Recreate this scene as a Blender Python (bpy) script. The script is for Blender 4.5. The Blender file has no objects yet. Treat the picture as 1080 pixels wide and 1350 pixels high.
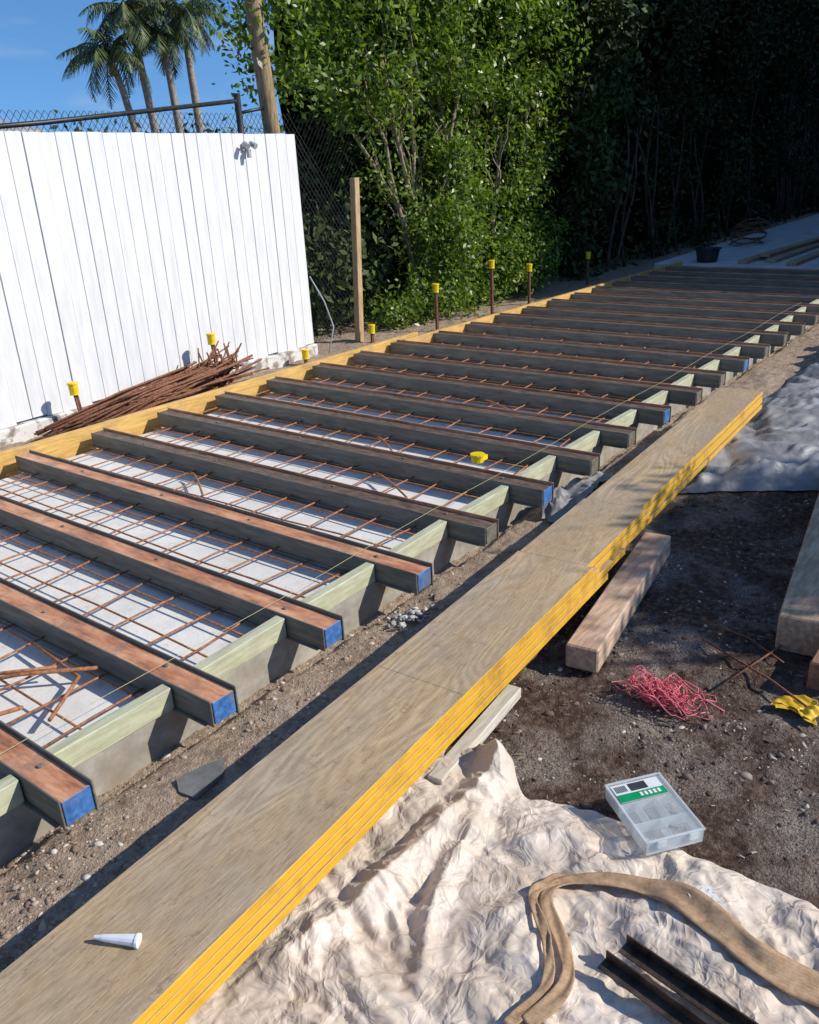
import bpy, math, random
import numpy as np
from mathutils import Vector, Matrix, noise
random.seed(7); rng=np.random.default_rng(7)
scene=bpy.context.scene
COL=scene.collection
# ---------------------------------------------------------------- helpers
def link(o,parent=None):
    COL.objects.link(o)
    if parent: o.parent=parent
    return o
def empty(name,loc=(0,0,0)):
    e=bpy.data.objects.new(name,None); e.empty_display_size=.2; return link(e)
class MB:
    def __init__(s): s.v=[];s.f=[];s.m=[]
    def add(s,vs,fs,m=0):
        b=len(s.v); s.v+= [tuple(v) for v in vs]; s.f+=[tuple(i+b for i in f) for f in fs]
        s.m+= [m]*len(fs) if not isinstance(m,(list,tuple)) else list(m)
    def hexa(s,p,m=0):
        s.add(p,[(3,2,1,0),(4,5,6,7),(0,1,5,4),(1,2,6,5),(2,3,7,6),(3,0,4,7)],m if isinstance(m,int) else m)
    def box(s,x0,x1,y0,y1,z0,z1,m=0):
        s.hexa([(x0,y0,z0),(x1,y0,z0),(x1,y1,z0),(x0,y1,z0),(x0,y0,z1),(x1,y0,z1),(x1,y1,z1),(x0,y1,z1)],m)
    def beam(s,a,b,w,z0,z1,m=0,dz=0):
        a=Vector(a[:2]);b=Vector(b[:2]);d=(b-a).normalized();n=Vector((-d.y,d.x))*w/2
        q=[a-n,b-n,b+n,a+n]
        h=[0,dz,dz,0]
        s.hexa([(p.x,p.y,z0+k) for p,k in zip(q,h)]+[(p.x,p.y,z1+k) for p,k in zip(q,h)],m)
    def tube(s,pts,rad,n=6,m=0,cap=True):
        pts=[Vector(p) for p in pts]; N=len(pts)
        if not isinstance(rad,(list,tuple)): rad=[rad]*N
        vs=[];ref=None
        for i,p in enumerate(pts):
            t=(pts[min(i+1,N-1)]-pts[max(i-1,0)]).normalized()
            if ref is None: ref=Vector((0,0,1)) if abs(t.z)<.9 else Vector((1,0,0))
            a=t.cross(ref)
            if a.length<1e-4: a=t.orthogonal()
            a.normalize(); b=a.cross(t).normalized(); ref=b
            for k in range(n):
                an=2*math.pi*k/n; vs.append(p+(a*math.cos(an)+b*math.sin(an))*rad[i])
        fs=[(i*n+k,i*n+(k+1)%n,(i+1)*n+(k+1)%n,(i+1)*n+k) for i in range(N-1) for k in range(n)]
        if cap: fs+=[tuple(range(n))[::-1],tuple((N-1)*n+k for k in range(n))]
        s.add(vs,fs,m)
    def obj(s,name,mats,parent=None,smooth=False,bevel=0):
        me=bpy.data.meshes.new(name); me.from_pydata(s.v,[],s.f)
        for m in mats: me.materials.append(m)
        me.polygons.foreach_set('material_index',s.m)
        if smooth: me.polygons.foreach_set('use_smooth',[True]*len(s.f))
        me.update()
        o=bpy.data.objects.new(name,me); link(o,parent)
        if bevel:
            b=o.modifiers.new('bevel','BEVEL'); b.width=bevel; b.segments=1; b.limit_method='ANGLE'
        return o
def npmesh(name,V,F,mat,parent=None,smooth=False):
    me=bpy.data.meshes.new(name); k=F.shape[1]
    me.vertices.add(len(V)); me.vertices.foreach_set('co',V.astype(np.float32).ravel())
    me.loops.add(F.size); me.loops.foreach_set('vertex_index',F.astype(np.int32).ravel())
    me.polygons.add(len(F)); me.polygons.foreach_set('loop_start',np.arange(0,F.size,k,dtype=np.int32))
    if smooth: me.polygons.foreach_set('use_smooth',np.ones(len(F),bool))
    me.materials.append(mat); me.update(calc_edges=True); me.validate()
    o=bpy.data.objects.new(name,me); return link(o,parent)
# ---------------------------------------------------------------- materials
class NT:
    def __init__(s,name):
        s.mat=bpy.data.materials.new(name); s.mat.use_nodes=True; s.t=s.mat.node_tree; s.n=s.t.nodes
        s.b=s.n['Principled BSDF']; s.out=s.n['Material Output']
        s.tc=s.n.new('ShaderNodeTexCoord')
    def L(s,a,b): s.t.links.new(a,b)
    def map(s,sc=(1,1,1),rot=(0,0,0),src=None):
        m=s.n.new('ShaderNodeMapping'); m.inputs['Scale'].default_value=sc; m.inputs['Rotation'].default_value=rot
        s.L(src or s.tc.outputs['Object'],m.inputs[0]); return m.outputs[0]
    def noise(s,scale,detail=5,rough=.6,vec=None,dist=0,out='Fac'):
        n=s.n.new('ShaderNodeTexNoise'); n.inputs['Scale'].default_value=scale; n.inputs['Detail'].default_value=min(detail,4.5)
        n.inputs['Roughness'].default_value=rough; n.inputs['Distortion'].default_value=dist
        s.L(vec or s.tc.outputs['Object'],n.inputs['Vector']); return n.outputs[out]
    def vor(s,scale,vec=None,feat='F1',out='Distance'):
        n=s.n.new('ShaderNodeTexVoronoi'); n.feature=feat; n.inputs['Scale'].default_value=scale
        s.L(vec or s.tc.outputs['Object'],n.inputs['Vector']); return n.outputs[out]
    def ramp(s,fac,stops):
        r=s.n.new('ShaderNodeValToRGB'); e=r.color_ramp.elements
        while len(e)<len(stops): e.new(.5)
        for el,(p,c) in zip(e,stops): el.position=p; el.color=(c,c,c,1) if not hasattr(c,'__len__') else (*c,1)
        s.L(fac,r.inputs[0]); return r.outputs[0]
    def mix(s,fac,a,b,mode='MIX'):
        m=s.n.new('ShaderNodeMix'); m.data_type='RGBA'; m.blend_type=mode
        for sock,v in ((m.inputs[0],fac),(m.inputs[6],a),(m.inputs[7],b)):
            if hasattr(v,'links'): s.L(v,sock)
            elif hasattr(v,'__len__'): sock.default_value=(*v,1)
            else: sock.default_value=v
        return m.outputs[2]
    def math(s,op,a,b=0):
        m=s.n.new('ShaderNodeMath'); m.operation=op
        for sock,v in ((m.inputs[0],a),(m.inputs[1],b)):
            if hasattr(v,'links'): s.L(v,sock)
            else: sock.default_value=v
        return m.outputs[0]
    def vadd(s,a,b,k):
        m=s.n.new('ShaderNodeVectorMath'); m.operation='MULTIPLY_ADD'; s.L(b,m.inputs[0]); m.inputs[1].default_value=(k,k,k); s.L(a,m.inputs[2]); return m.outputs[0]
    def bump(s,h,st=.5,dist=.01):
        b=s.n.new('ShaderNodeBump'); b.inputs['Strength'].default_value=st; b.inputs['Distance'].default_value=dist
        s.L(h,b.inputs['Height']); s.L(b.outputs[0],s.b.inputs['Normal'])
    def fin(s,col=None,rough=.7,metal=0,spec=.5):
        if col is not None:
            if hasattr(col,'links'): s.L(col,s.b.inputs['Base Color'])
            else: s.b.inputs['Base Color'].default_value=(*col,1)
        if hasattr(rough,'links'): s.L(rough,s.b.inputs['Roughness'])
        else: s.b.inputs['Roughness'].default_value=rough
        s.b.inputs['Metallic'].default_value=metal; s.b.inputs['Specular IOR Level'].default_value=spec
        return s.mat
def simple(name,c1,c2,scale=20,rough=.7,bump=.3,bd=.004,vecs=(1,1,1),metal=0,lo=.35,hi=.65,spec=.5,dirt=None):
    m=NT(name); v=m.map(vecs); f=m.noise(scale,8,.65,v)
    c=m.ramp(f,[(lo,c1),(hi,c2)])
    if dirt: c=m.mix(m.ramp(m.noise(6,6,.7),[(.5,0),(.7,.8)]),c,dirt)
    if bump: m.bump(m.noise(scale*3,6,.7,v),bump,bd)
    return m.fin(c,rough,metal,spec)

def mat_dirt():
    m=NT('dirt'); sep=m.n.new('ShaderNodeSeparateXYZ'); m.L(m.tc.outputs['Object'],sep.inputs[0])
    n1=m.noise(3,8,.65); n2=m.noise(34,8,.78); n3=m.noise(150,4,.7); n4=m.noise(11,8,.75)
    base=m.ramp(n2,[(.30,(.24,.165,.115)),(.48,(.42,.315,.235)),(.72,(.62,.51,.41))])
    base=m.mix(m.ramp(n1,[(.4,0),(.65,.35)]),base,(.52,.42,.33))
    base=m.mix(m.ramp(n4,[(.50,0),(.62,.6)]),base,(.23,.155,.105))
    dark=m.ramp(n2,[(.3,(.030,.018,.013)),(.50,(.095,.060,.044)),(.72,(.26,.185,.145))])  # dark moist soil, with part of the shade there put into its colour
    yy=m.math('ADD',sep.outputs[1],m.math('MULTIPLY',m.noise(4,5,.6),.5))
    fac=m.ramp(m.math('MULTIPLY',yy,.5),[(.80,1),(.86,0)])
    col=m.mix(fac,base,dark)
    gr=m.ramp(m.noise(2.6,6,.7),[(.46,0),(.60,.75)])
    col=m.mix(m.math('MULTIPLY',gr,fac),col,m.ramp(n3,[(.38,(.09,.068,.055)),(.62,(.50,.43,.365))]))
    sp=m.ramp(m.vor(110),[(.10,1),(.16,0)]); sp2=m.math('MULTIPLY',sp,m.ramp(n3,[(.5,0),(.6,.6)]))
    col=m.mix(sp2,col,(.50,.45,.39))
    h=m.math('ADD',m.math('MULTIPLY',n2,.9),m.math('MULTIPLY',n3,.35))
    m.bump(h,1.0,.026); return m.fin(col,.95,0,.2)
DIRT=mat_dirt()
def mat_slab():
    m=NT('slab_concrete'); c=m.ramp(m.noise(5,8,.7),[(.3,(.60,.595,.575)),(.55,(.74,.73,.705)),(.75,(.80,.79,.77))])
    c=m.mix(m.ramp(m.noise(40,6,.8),[(.54,0),(.68,.5)]),c,(.40,.375,.345))
    c=m.mix(m.ramp(m.noise(2.5,5,.7),[(.54,0),(.68,.5)]),c,(.45,.385,.31))
    m.bump(m.noise(60,6,.7),.4,.004); return m.fin(c,.85)
SLAB=mat_slab()
def mat_orange():
    m=NT('primed_joist_top'); v=m.map((6,1.2,6))
    c=m.ramp(m.noise(4,8,.7,v),[(.28,(.17,.065,.035)),(.45,(.46,.19,.095)),(.62,(.66,.34,.19)),(.8,(.70,.50,.35))])
    c=m.mix(m.ramp(m.noise(9,8,.75),[(.50,0),(.64,.7)]),c,(.25,.165,.12))
    m.bump(m.noise(30,6,.7,v),.3,.003); return m.fin(c,.55)
ORANGE=mat_orange()
def mat_dark():
    m=NT('galv_channel'); v=m.map((8,1,8))
    c=m.ramp(m.noise(5,8,.7,v),[(.3,(.095,.092,.075)),(.55,(.175,.168,.14)),(.78,(.29,.265,.225))])
    c=m.mix(m.ramp(m.noise(11,8,.75),[(.58,0),(.70,.5)]),c,(.20,.11,.06))
    m.bump(m.noise(40,6,.7,v),.25,.002); return m.fin(c,.6,0,.35)
DARK=mat_dark()
DARKTOP=simple('weathered_joist_top',(.06,.042,.032),(.20,.135,.10),14,.6,.3,.003,(5,1,5),spec=.3)
BLUE=simple('blue_end_paint',(.03,.10,.30),(.07,.22,.55),40,.6,.3,.003,dirt=(.16,.15,.16))
GREEN=NT('treated_pine'); _v=GREEN.map((1.2,9,9))
_c=GREEN.ramp(GREEN.noise(6,8,.7,_v),[(.3,(.33,.34,.21)),(.55,(.50,.51,.35)),(.75,(.60,.59,.44))])
_c=GREEN.mix(GREEN.ramp(GREEN.noise(7,6,.7),[(.48,0),(.66,.7)]),_c,(.42,.37,.28))
GREEN.bump(GREEN.noise(30,6,.7,_v),.3,.003); GREEN=GREEN.fin(_c,.75)
FORM=simple('formed_edge',(.25,.235,.20),(.42,.395,.345),9,.85,.4,.004,dirt=(.28,.22,.17))
YEL=simple('yellow_lvl_face',(.50,.29,.075),(.72,.45,.14),6,.6,.2,.003,(1,6,10),dirt=(.36,.23,.12))
YEDGE=simple('yellow_waxed_edge',(.60,.30,.012),(.80,.45,.03),8,.55,.3,.003,(1.5,8,50),dirt=(.36,.19,.03))
RUST=simple('rusty_steel',(.19,.07,.03),(.46,.20,.085),60,.8,.4,.002)
RUSTD=simple('old_rusty_steel',(.10,.042,.024),(.30,.13,.07),60,.85,.4,.002)
def mat_ply():
    m=NT('plywood_face'); v0=m.map((1,1,1),(0,0,-.054))
    n=m.noise(1.0,2.2,.4,m.map((.7,4.6,1),src=v0),dist=.9)
    rings=m.math('SINE',m.math('MULTIPLY',n,150)); r01=m.math('MULTIPLY',m.math('ADD',rings,1),.5)
    mask=m.ramp(m.noise(2.5,4,.6,m.map((.6,2,1),src=v0)),[(.40,.15),(.62,1)])
    fine=m.noise(16,5,.8,m.map((1.0,14,1),src=v0))
    g=m.math('ADD',m.math('MULTIPLY',m.math('MULTIPLY',r01,mask),.17),m.math('MULTIPLY',fine,.90))
    c=m.ramp(g,[(.28,(.24,.155,.08)),(.47,(.42,.30,.17)),(.66,(.55,.41,.25)),(.95,(.66,.52,.35))])
    grey=m.ramp(m.noise(2.2,5,.7,m.map((.8,1.6,1),src=v0)),[(.40,0),(.62,.6)])
    c=m.mix(grey,c,m.ramp(g,[(.3,(.22,.18,.14)),(.8,(.52,.445,.365))]))
    c=m.mix(m.ramp(m.noise(22,5,.9),[(.58,0),(.66,.55)]),c,(.19,.13,.085))
    c=m.mix(m.ramp(m.noise(4.5,5,.8),[(.56,0),(.70,.45)]),c,(.22,.165,.12))
    m.bump(g,.35,.003); return m.fin(c,.75,0,.3)
PLY=mat_ply()
def mat_paint():
    m=NT('white_paint_boards'); v=m.map((10,1,1.2))
    c=m.ramp(m.noise(3,6,.6,v),[(.3,(.64,.65,.665)),(.7,(.78,.78,.785))])
    c=m.mix(m.ramp(m.noise(13,8,.8),[(.60,0),(.74,.3)]),c,(.5,.49,.47))
    m.bump(m.noise(12,8,.7,v),.3,.005); return m.fin(c,.6)
PAINT=mat_paint()
FOOT=simple('stained_footing',(.25,.215,.19),(.66,.65,.63),9,.9,.5,.006,lo=.42,hi=.55)
WOODP=simple('pole_timber',(.16,.11,.055),(.40,.29,.15),9,.8,.4,.004,(6,6,1))
WOODL=simple('weathered_pine',(.30,.19,.11),(.56,.40,.26),7,.75,.4,.003,(1.3,8,8),dirt=(.30,.20,.13))
WOODR=simple('red_hardwood',(.16,.08,.045),(.34,.18,.11),8,.7,.4,.003,(1.3,8,8))
WOODW=simple('pale_batten',(.45,.40,.32),(.66,.61,.52),8,.8,.3,.003,(1,9,9))
BLACK=simple('black_plastic',(.01,.01,.011),(.03,.03,.03),20,.45,.1)
STEEL=simple('dark_steel',(.03,.022,.018),(.12,.08,.055),25,.5,.4,.002,metal=.4)
YCAP=simple('yellow_plastic',(.75,.52,.005),(.88,.65,.02),20,.4,.1)
WHITEP=simple('white_plastic',(.65,.68,.70),(.8,.82,.84),20,.4,.05)
STONE=NT('stone'); _r=STONE.n.new('ShaderNodeNewGeometry')
_c=STONE.ramp(_r.outputs['Random Per Island'],[(0,(.19,.13,.095)),(.5,(.36,.275,.21)),(.85,(.50,.42,.34)),(1,(.62,.58,.53))])
STONE.bump(STONE.noise(150,4,.7),.5,.003); STONE=STONE.fin(_c,.9,0,.2)
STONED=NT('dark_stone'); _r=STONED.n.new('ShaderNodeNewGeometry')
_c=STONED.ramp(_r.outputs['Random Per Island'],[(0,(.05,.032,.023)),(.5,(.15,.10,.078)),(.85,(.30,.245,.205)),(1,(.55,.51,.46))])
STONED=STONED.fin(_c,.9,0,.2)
SLATE=simple('slate',(.12,.12,.115),(.20,.20,.195),14,.7,.4,.003)
RUBBLE=simple('cement_rubble',(.35,.35,.35),(.55,.55,.55),30,.95,.6,.006)
PINK=simple('pink_string',(.62,.09,.13),(.80,.22,.26),60,.7,.2)
STRING=simple('string_line',(.40,.36,.12),(.5,.46,.2),60,.7,0)
BARK=simple('bark',(.15,.11,.075),(.40,.32,.23),10,.85,.5,.006,(4,4,1))
BARKD=simple('bark_shaded',(.05,.037,.025),(.16,.12,.085),10,.85,.5,.006,(4,4,1))  # darkened copy of the bark; stem shade is put into the colour
SHED=simple('shed_metal',(.30,.31,.32),(.42,.43,.44),4,.5,.1)
def leafmat(name,stops,trans=.35,rough=.38,spec=.4):
    m=NT(name); g=m.n.new('ShaderNodeNewGeometry')
    c=m.ramp(g.outputs['Random Per Island'],stops)
    m.fin(c,rough,0,spec)
    if trans:
        t=m.n.new('ShaderNodeBsdfTranslucent'); m.L(m.mix(1.0,c,(1.4,1.5,.4),'MULTIPLY'),t.inputs[0])
        mx=m.n.new('ShaderNodeMixShader'); mx.inputs[0].default_value=trans
        m.L(m.b.outputs[0],mx.inputs[1]); m.L(t.outputs[0],mx.inputs[2]); m.L(mx.outputs[0],m.out.inputs[0])
    return m.mat
LEAF=leafmat('leaf_green',[(0,(.045,.09,.016)),(.4,(.105,.18,.026)),(.75,(.18,.27,.045)),(1,(.28,.35,.08))],.4,.35)
LEAFD=leafmat('leaf_dark',[(0,(.016,.030,.010)),(.5,(.038,.066,.018)),(1,(.075,.115,.032))],0,.6,.2)  # hedge leaves, with the hedge's shade worked into a darker green
PALM=leafmat('palm_leaf',[(0,(.05,.085,.03)),(.6,(.10,.15,.055)),(1,(.20,.19,.08))],0,.45)
CORE=simple('hedge_inner_shade',(.004,.006,.003),(.012,.015,.007),5,1,.5,.02,spec=.05)  # near-black colour stands in for deep shade inside the foliage
def clothmat(name,c1,c2,stain,weave=260,rough=.5,bs=.6,st=1,sc=1,spec=.35):
    m=NT(name); c=m.ramp(m.noise(5,6,.6),[(.35,c1),(.65,c2)])
    c=m.mix(m.ramp(m.noise(2.6,9,.74,dist=.6),[(.46,0),(.58,.35*st),(.72,.8*st)]),c,stain)
    c=m.mix(m.ramp(m.noise(30,8,.85,m.map((1,.5,1))),[(.56,0),(.68,.45*st)]),c,stain)
    wv=m.vadd(m.tc.outputs['Object'],m.noise(3.5,3,.6,out='Color'),.30)
    wa=m.map((1,.55,1),(0,0,.6),src=wv); wb=m.map((.6,1,1),(0,0,-.3),src=wv)
    r1=m.math('ABSOLUTE',m.math('SUBTRACT',m.noise(9*sc,2,.5,vec=wa),.5))
    r2=m.math('ABSOLUTE',m.math('SUBTRACT',m.noise(20*sc,2,.5,vec=wb),.5))
    e3=m.math('MINIMUM',m.vor(34*sc,wa,'DISTANCE_TO_EDGE'),.12)
    b=m.math('ADD',m.math('MULTIPLY',r1,-1.6),m.math('MULTIPLY',r2,-.8))
    b=m.math('ADD',b,m.math('MULTIPLY',e3,.28))
    b=m.math('ADD',b,m.math('MULTIPLY',m.noise(weave,1,.5),.012))
    m.bump(b,bs,.03); return m.fin(c,rough,0,spec)
TARP=clothmat('woven_tarp',(.58,.485,.395),(.72,.63,.545),(.34,.235,.16))
GTARP=clothmat('grey_tarp',(.20,.205,.215),(.31,.315,.325),(.22,.185,.15),rough=.5,st=.7,sc=.5,bs=.45,spec=.3)
SANDT=clothmat('beige_sheet',(.40,.35,.29),(.56,.50,.44),(.25,.19,.14))
def mat_strap():
    m=NT('jute_webbing'); w=m.n.new('ShaderNodeTexWave'); w.inputs['Scale'].default_value=150; w.bands_direction='DIAGONAL'; w.inputs['Distortion'].default_value=1.5
    m.L(m.tc.outputs['Object'],w.inputs['Vector'])
    c=m.ramp(m.math('ADD',m.math('MULTIPLY',w.outputs['Fac'],.3),m.math('MULTIPLY',m.noise(40,6,.75),.9)),[(.3,(.18,.10,.055)),(.55,(.42,.27,.16)),(.85,(.62,.44,.28))])
    m.bump(w.outputs['Fac'],.5,.003); return m.fin(c,.9,0,.2)
STRAP=mat_strap()
def mat_clear(a):
    m=NT('clear_plastic'); m.fin((.80,.86,.88),.10,0,.8)
    m.b.inputs['Alpha'].default_value=a; return m.mat
CLEAR=mat_clear(.16); CLEAR2=mat_clear(.42)
LGREEN=simple('label_green',(.0,.25,.08),(.0,.32,.12),20,.4,0)
LWHITE=simple('label_white',(.70,.71,.71),(.80,.80,.80),20,.4,0)
LDARK=simple('label_dark',(.03,.03,.03),(.06,.06,.06),20,.4,0)
# ---------------------------------------------------------------- camera
f=1112.0
X=Vector((928,510,-f)).normalized();Y=Vector((-1540,375,-f)).normalized();Z=X.cross(Y).normalized();Y=Z.cross(X)
cam=bpy.data.cameras.new('camera'); co=link(bpy.data.objects.new('camera',cam))
M=Matrix((X,Y,Z)).to_4x4(); M.translation=Vector((0,0,1.7)); co.matrix_world=M
cam.sensor_fit='HORIZONTAL'; cam.sensor_width=36; cam.lens=36*f/1080; cam.clip_end=2000; cam.clip_start=.05
scene.camera=co
# ---------------------------------------------------------------- light
S=Vector((.5,-.86,.70)).normalized()
el=math.asin(S.z); az=math.atan2(S.x,S.y)
sun=bpy.data.lights.new('sun','SUN'); sun.energy=5.0; sun.angle=math.radians(.5); sun.color=(1,.93,.82)
so=link(bpy.data.objects.new('sun',sun)); so.rotation_euler=S.to_track_quat('Z','Y').to_euler()
w=bpy.data.worlds.new('World'); scene.world=w; w.use_nodes=True; nt=w.node_tree
sky=nt.nodes.new('ShaderNodeTexSky'); sky.sky_type='NISHITA'; sky.sun_disc=False; sky.sun_elevation=el; sky.sun_rotation=az
sky.ozone_density=1.2; sky.air_density=1.0; sky.dust_density=.4
bg=nt.nodes['Background']; bg.inputs[1].default_value=.12
tc=nt.nodes.new('ShaderNodeTexCoord'); mp=nt.nodes.new('ShaderNodeMapping'); mp.inputs['Scale'].default_value=(2,2,9)
up=nt.nodes.new('ShaderNodeMapping'); up.inputs['Location'].default_value=(0,0,.18)
nt.links.new(tc.outputs['Generated'],up.inputs[0]); nt.links.new(up.outputs[0],sky.inputs[0])
nz=nt.nodes.new('ShaderNodeTexNoise'); nz.inputs['Scale'].default_value=2.2; nz.inputs['Detail'].default_value=7
rp=nt.nodes.new('ShaderNodeValToRGB'); rp.color_ramp.elements[0].position=.52; rp.color_ramp.elements[1].position=.85
rp.color_ramp.elements[1].color=(.6,.6,.6,1)
tint=nt.nodes.new('ShaderNodeMix'); tint.data_type='RGBA'; tint.blend_type='MULTIPLY'; tint.inputs[0].default_value=1; tint.inputs[7].default_value=(.66,1.06,1.42,1)
mx=nt.nodes.new('ShaderNodeMix'); mx.data_type='RGBA'; mx.inputs[7].default_value=(5.5,5.7,6,1)
nt.links.new(tc.outputs['Generated'],mp.inputs[0]); nt.links.new(mp.outputs[0],nz.inputs['Vector']); nt.links.new(nz.outputs['Fac'],rp.inputs[0])
nt.links.new(sky.outputs[0],tint.inputs[6])
nt.links.new(rp.outputs[0],mx.inputs[0]); nt.links.new(tint.outputs[2],mx.inputs[6]); nt.links.new(mx.outputs[2],bg.inputs[0])
scene.view_settings.view_transform='Standard'; scene.view_settings.look='None'; scene.view_settings.exposure=0
# ---------------------------------------------------------------- ground
def nn(x,y,s,z=0): return noise.noise(Vector((x*s,y*s,z)))
def gh(x,y):
    h=.018*nn(x,y,1.6,3)+.015*nn(x,y,5,1)+.010*nn(x,y,13,2)+.008*nn(x,y,27,2)
    if y>1.98 and y<5.0 and x<12.3 : h-=.035
    if 1.55<y<2.0: h+=.016*math.sin((y-1.55)/.45*math.pi)*(1+nn(x,y,3,8))
    return h
xs=np.concatenate([[-300,-60,-15,-5,-2,-1],np.arange(-.5,4,.016),np.arange(4,9,.045),np.arange(9,16,.25),[17,20,25,35,60,120,300]])
ys=np.concatenate([[-300,-60,-15,-5,-2],np.arange(-1,2.1,.016),np.arange(2.1,5.0,.15),np.arange(5,6.6,.04),[7,8,10,15,30,80,300]])
V=np.zeros((len(xs)*len(ys),3)); i=0
for x in xs:
    for y in ys:
        near=-.6<x<12 and -1.1<y<6.6
        V[i]=(x,y,gh(x,y) if near else (-.035 if (y<5 and y>1.98 and x<12.3) else 0)); i+=1
ny=len(ys); I,J=np.meshgrid(np.arange(len(xs)-1),np.arange(ny-1),indexing='ij'); a=(I*ny+J).ravel()
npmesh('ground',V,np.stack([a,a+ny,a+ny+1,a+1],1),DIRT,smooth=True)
ph=(1+5**.5)/2
ico=np.array([(-1,ph,0),(1,ph,0),(-1,-ph,0),(1,-ph,0),(0,-1,ph),(0,1,ph),(0,-1,-ph),(0,1,-ph),(ph,0,-1),(ph,0,1),(-ph,0,-1),(-ph,0,1)])/1.9
icf=np.array([(0,11,5),(0,5,1),(0,1,7),(0,7,10),(0,10,11),(1,5,9),(5,11,4),(11,10,2),(10,7,6),(7,1,8),(3,9,4),(3,4,2),(3,2,6),(3,6,8),(3,8,9),(4,9,5),(2,4,11),(6,2,10),(8,6,7),(9,8,1)])
def stones(name,pts,r,mat,flat=.6,parent=None):
    n=len(pts); A=ico[None]*(1+.35*rng.normal(size=(n,12,1)))*(r[:,None,None])
    A=A*np.stack([rng.uniform(.7,1.4,n),rng.uniform(.6,1.1,n),rng.uniform(.4,.8,n)*flat/.6],1)[:,None,:]
    th=rng.uniform(0,6.28,n); c,s_=np.cos(th),np.sin(th)
    x=A[...,0]*c[:,None]-A[...,1]*s_[:,None]; y=A[...,0]*s_[:,None]+A[...,1]*c[:,None]
    W=np.stack([x,y,A[...,2]],-1)+pts[:,None,:]
    F=icf[None]+(np.arange(n)*12)[:,None,None]
    return npmesh(name,W.reshape(-1,3),F.reshape(-1,3),mat,parent)
def scat(n,x0,x1,y0,y1,p=1.6):
    P=[]
    for _ in range(n):
        x=x0+(x1-x0)*random.random()**p; y=random.uniform(y0,y1)
        if nn(x,y,2.5,9)+.25<random.uniform(-.3,.7): continue
        P.append((x,y,gh(x,y)-.0005))
    return P
P=scat(7500,.3,6,1.5,2.06)+scat(900,3,8,5.05,5.8,1)+scat(900,5,11,.3,2.0,1)+scat(2500,.3,2.3,1.45,2.05)
P=np.array(P); stones('gravel',P,np.clip(rng.lognormal(-5.75,.6,len(P)),.0015,.014),STONE,.55)
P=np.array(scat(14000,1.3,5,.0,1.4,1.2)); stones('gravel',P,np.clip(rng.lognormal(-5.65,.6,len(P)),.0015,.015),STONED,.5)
V=[];F=[]
for _ in range(1100):
    x=1.3+3.6*random.random()**1.2; y=random.uniform(0,1.42); z=gh(x,y)+.003; L=random.uniform(.003,.011); a=random.uniform(0,3.14); w_=L*random.uniform(.08,.3); c,s_=math.cos(a),math.sin(a); tz=random.uniform(-.004,.006)
    b=len(V); V+=[(x-c*L-s_*w_,y-s_*L+c*w_,z),(x-c*L+s_*w_,y-s_*L-c*w_,z),(x+c*L*.7+s_*w_,y+s_*L-c*w_,z+tz),(x+c*L-s_*w_*.4,y+s_*L*.8+c*w_,z+tz)]; F.append((b,b+1,b+2,b+3))
npmesh('bark_chips',np.array(V),np.array(F),STONED)
# ---------------------------------------------------------------- slab + far path
ST=.085
mb=MB(); mb.box(-2,12.3,2.10,4.86,-.05,ST,0)
mb.box(-2,12.3,2.062,2.099,-.05,.112,1)
mb.obj('concrete_slab',[SLAB,FORM])
PATH=simple('far_concrete',(.50,.50,.50),(.66,.66,.66),3,.85,.2,.004)
mb=MB(); mb.box(12.42,60,-4,5.0,-.05,.16,0); mb.obj('concrete_path',[PATH],bevel=.01)
# ---------------------------------------------------------------- joists
JX=[.89+.52*k for k in range(-3,22)]
def bolt(mb,x,y,z,m): mb.tube([(x,y,z-.002),(x,y,z+.006)],.009,6,m)
for idx,x1 in enumerate(JX):
    k=idx-3; x0=x1-.10; mb=MB(); yl=4.87-.045*max(0,x1-6.4)/1 if x1>6.4 else 4.87
    yr=1.86+random.uniform(-.015,.015); tilt=random.uniform(-.004,.004)
    top=0 if k<=3 else 1
    endm=2 if k<=3 or k in(5,8,11) else 3
    mb.box(x0+.007,x1-.007,yr,yl,.118,.197+tilt,[3,(4 if top==0 else 5),endm,3,3,3])
    mb.box(x0,x0+.0065,yr+.004,yl-.002,.108,.202+tilt,3)
    mb.box(x1-.0065,x1,yr-.006,yl-.002,.108,.212+tilt,[3,(0 if k>3 else 3),3,3,3,0 if k>3 else 3])
    mb.box(x0-.012,x0-.0005,yr+.03,yl-.002,.109,.115,3)
    mb.box(x0+.03,x0+.07,2.3,yl-.1,.07,.1175,3)
    if k<=5:
        for yy in np.arange(yr+.25,yl,.75): bolt(mb,(x0+x1)/2+random.uniform(-.02,.02),yy+random.uniform(-.12,.12),.198+tilt,3)
    mb.obj('floor_joist',[ORANGE,DARKTOP,BLUE,DARK,ORANGE,DARKTOP],bevel=.0015)
    if idx<len(JX)-1:
        nx0=JX[idx+1]-.10; b=MB(); yb=2.055+random.uniform(-.006,.006); s_=random.uniform(-.012,.012); zc=random.uniform(-.006,.004)
        b.hexa([(x1+.004,yb,.113),(nx0-.004,yb+s_,.113),(nx0-.004,yb+.045+s_,.113),(x1+.004,yb+.045,.113),
                (x1+.004,yb,.192+zc),(nx0-.004,yb+s_,.192),(nx0-.004,yb+.045+s_,.192),(x1+.004,yb+.045,.192+zc)],0)
        b.obj('blocking_timber',[GREEN],bevel=.003)
mb=MB(); mb.beam((-2,5.02),(6.45,4.915),.045,.04,.214,0); mb.obj('edge_beam',[YEL],bevel=.003)
mb=MB(); mb.beam((6.1,4.80),(12.3,4.545),.045,.06,.212,0); mb.obj('edge_beam',[YEL],bevel=.003)
mb=MB()
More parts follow.
